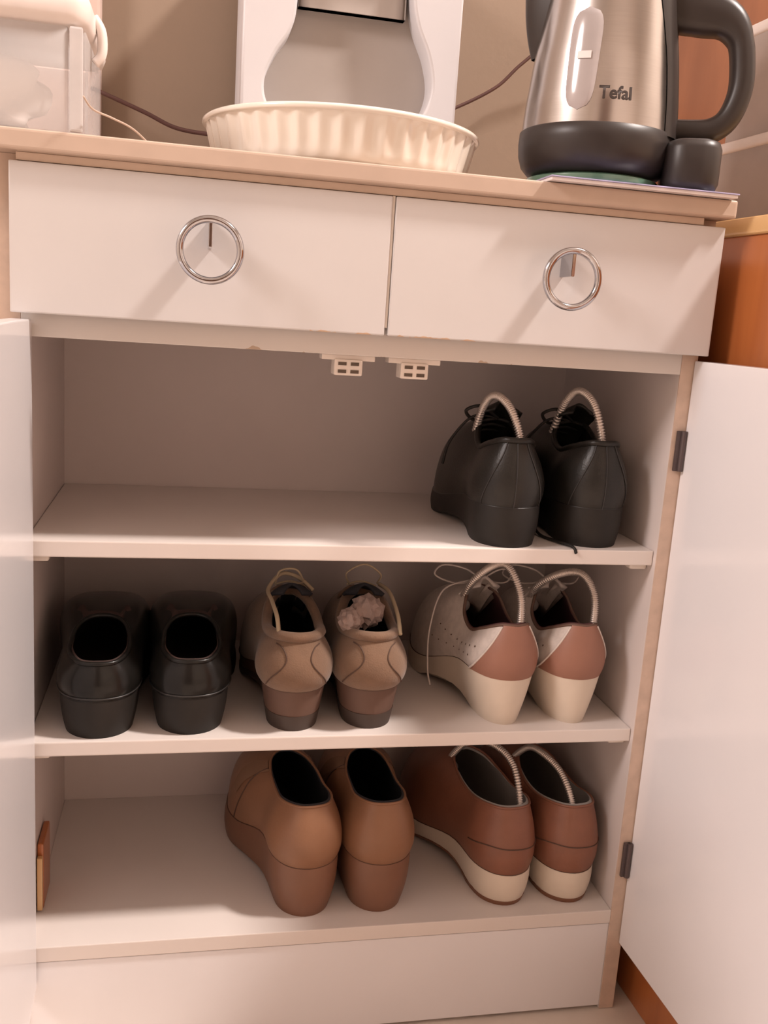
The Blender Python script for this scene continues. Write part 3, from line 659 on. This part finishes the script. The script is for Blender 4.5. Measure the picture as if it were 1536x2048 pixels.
lathe('lid_knob', [(0.0, 0.246), (0.010, 0.246), (0.012, 0.255), (0.009, 0.262), (0, 0.263)], M_blkp, kt, seg=24)
# spout at the left
rows = []
for (t, z) in ((0, 0.104), (0.3, 0.118), (0.6, 0.138), (0.8, 0.160), (1.0, 0.200)):
    r = krad(z); tipx = r+0.003+0.024*t; w = 0.010+0.016*t
    rows.append([Vector((-math.sqrt(max(0, r*r-w*w))*0.97+0.0, -w, z)), Vector((-tipx*0.96, -w*0.55, z+0.003*t)), Vector((-tipx-0.002, 0, z+0.006*t)), Vector((-tipx*0.96, w*0.55, z+0.003*t)), Vector((-math.sqrt(max(0, r*r-w*w))*0.97, w, z))])
v, f = grid(rows); sp = frompy('spout', v, f, M_blkp, kt); sp.modifiers.new('s', 'SUBSURF').levels = 2; sp.modifiers['s'].render_levels = 2
sp.rotation_euler = (0, 0, math.radians(-24))
# handle: black bow on the right with its mounting strip
def kside(ang, z, off=0.0):
    r = krad(z)+off; return Vector((r*math.sin(ang), -r*math.cos(ang), z))
hp = [(0.052, 0, 0.046), (0.078, 0, 0.045), (0.100, 0, 0.047), (0.114, 0, 0.058), (0.121, 0, 0.080), (0.120, 0, 0.104), (0.115, 0, 0.124), (0.103, 0, 0.138), (0.082, 0, 0.145), (0.050, 0, 0.154), (0.02, 0, 0.172)]
path = spline(hp, 48); rows = []
for i, p in enumerate(path):
    t = path[min(i+1, 48)]-path[max(i-1, 0)]; t.normalize(); n = Vector((t.z, 0, -t.x)); w = 0.0145; h = 0.0105
    if i > 28: h = 0.0105+0.018*(i-28)/20
    rows.append([p+n*(math.copysign(abs(math.cos(a))**0.7, math.cos(a))*h)+Vector((0, math.copysign(abs(math.sin(a))**0.7, math.sin(a))*w, 0)) for a in [2*math.pi*k/16 for k in range(16)]])
v, f = grid(rows, True, True, True); hd = frompy('handle', v, f, M_blkp, kt); hd.rotation_euler = (0, 0, math.radians(-23))
R = []
for j in range(13):
    z = 0.036+0.170*j/12; half = 0.42+0.42*max(0, (z-0.08)/0.125)**1.6
    R.append([kside(math.radians(62)+half*(a), z, 0.004*(1-a*a)**0.5+0.0006) for a in [k/6-1 for k in range(13)]])
v, f = grid(R); frompy('handle_mount', v, f, M_blkp, kt)
# water gauge: rounded strip on the wall
R = []
A0 = math.radians(-38)
for j in range(25):
    t = j/24; z = 0.049+(0.133-0.049)*t; e = 1-abs(2*t-1)**6; half = 0.20*math.sqrt(max(0.0, e))*(0.9+0.3*t)
    R.append([kside(A0+0.0*t+half*a, z, 0.0004+0.0022*math.sqrt(max(0, 1-a*a))*math.sqrt(max(0, e))) for a in [k/6-1 for k in range(13)]])
v, f = grid(R); frompy('water_gauge', v, f, M_gauge, kt)
R = [[kside(A0+0.09*a+0.02, 0.090+0.006*t, 0.0034) for a in (-1, -0.5, 0, 0.5, 1)] for t in (0, 1)]
v, f = grid(R); frompy('gauge_mark', v, f, M_page, kt)
# lettering wrapped onto the steel
tcu = bpy.data.curves.new('txt', 'FONT'); tcu.body = 'Tefal'; tcu.size = 0.0145; tcu.align_x = 'CENTER'; tcu.offset = 0.00035; tcu.resolution_u = 4
to = bpy.data.objects.new('txt', tcu); C.objects.link(to); dg = bpy.context.evaluated_depsgraph_get(); me = bpy.data.meshes.new_from_object(to.evaluated_get(dg)); bpy.data.objects.remove(to); bpy.data.curves.remove(tcu)
bm = bmesh.new(); bm.from_mesh(me); bmesh.ops.triangulate(bm, faces=bm.faces); bmesh.ops.subdivide_edges(bm, edges=[e for e in bm.edges if e.calc_length() > 0.003], cuts=2)
for v in bm.verts: v.co = kside(math.radians(-11)+v.co.x/0.066, 0.0585+v.co.y, 0.0005)
bm.to_mesh(me); bm.free(); me.name = 'lettering'; link('lettering', me, M_ink, kt)
# foot of the power base sticking out under the handle
pb = vbox('power_base', 0.0615, 0.110, -0.045, 0.045, -0.0106, 0.034, 0.018, M_blkp, kt, bev=0.008); pb.rotation_euler = (0, 0, math.radians(-23))

# containers on the wooden cupboard
M_frost = mat('frosted_grey_plastic', (0.50, 0.42, 0.38), 0.35, var=0.05, alpha=0.85)
def tub(x0, x1, y0, y1, z, h, label, lidh=0.012):
    r = empty('plastic_container', (0.620, 0, 0.818), math.radians(2.2)); tag(r, label, 'container', 'plastic containers on the wooden cupboard')
    vbox('tub', x0, x1, y0, y1, z, z+h-lidh, 0.012, M_frost, r)
    vbox('lid', x0-0.003, x1+0.003, y0-0.003, y1+0.003, z+h-lidh, z+h, 0.014, M_lid, r, bev=0.003)
tub(0.088, 0.28, 0.03, 0.20, 0.0, 0.100, 'frosted plastic container with white lid, bottom one on the wooden cupboard')
tub(0.093, 0.275, 0.035, 0.195, 0.1002, 0.115, 'frosted plastic container stacked on top of another beside the kettle')
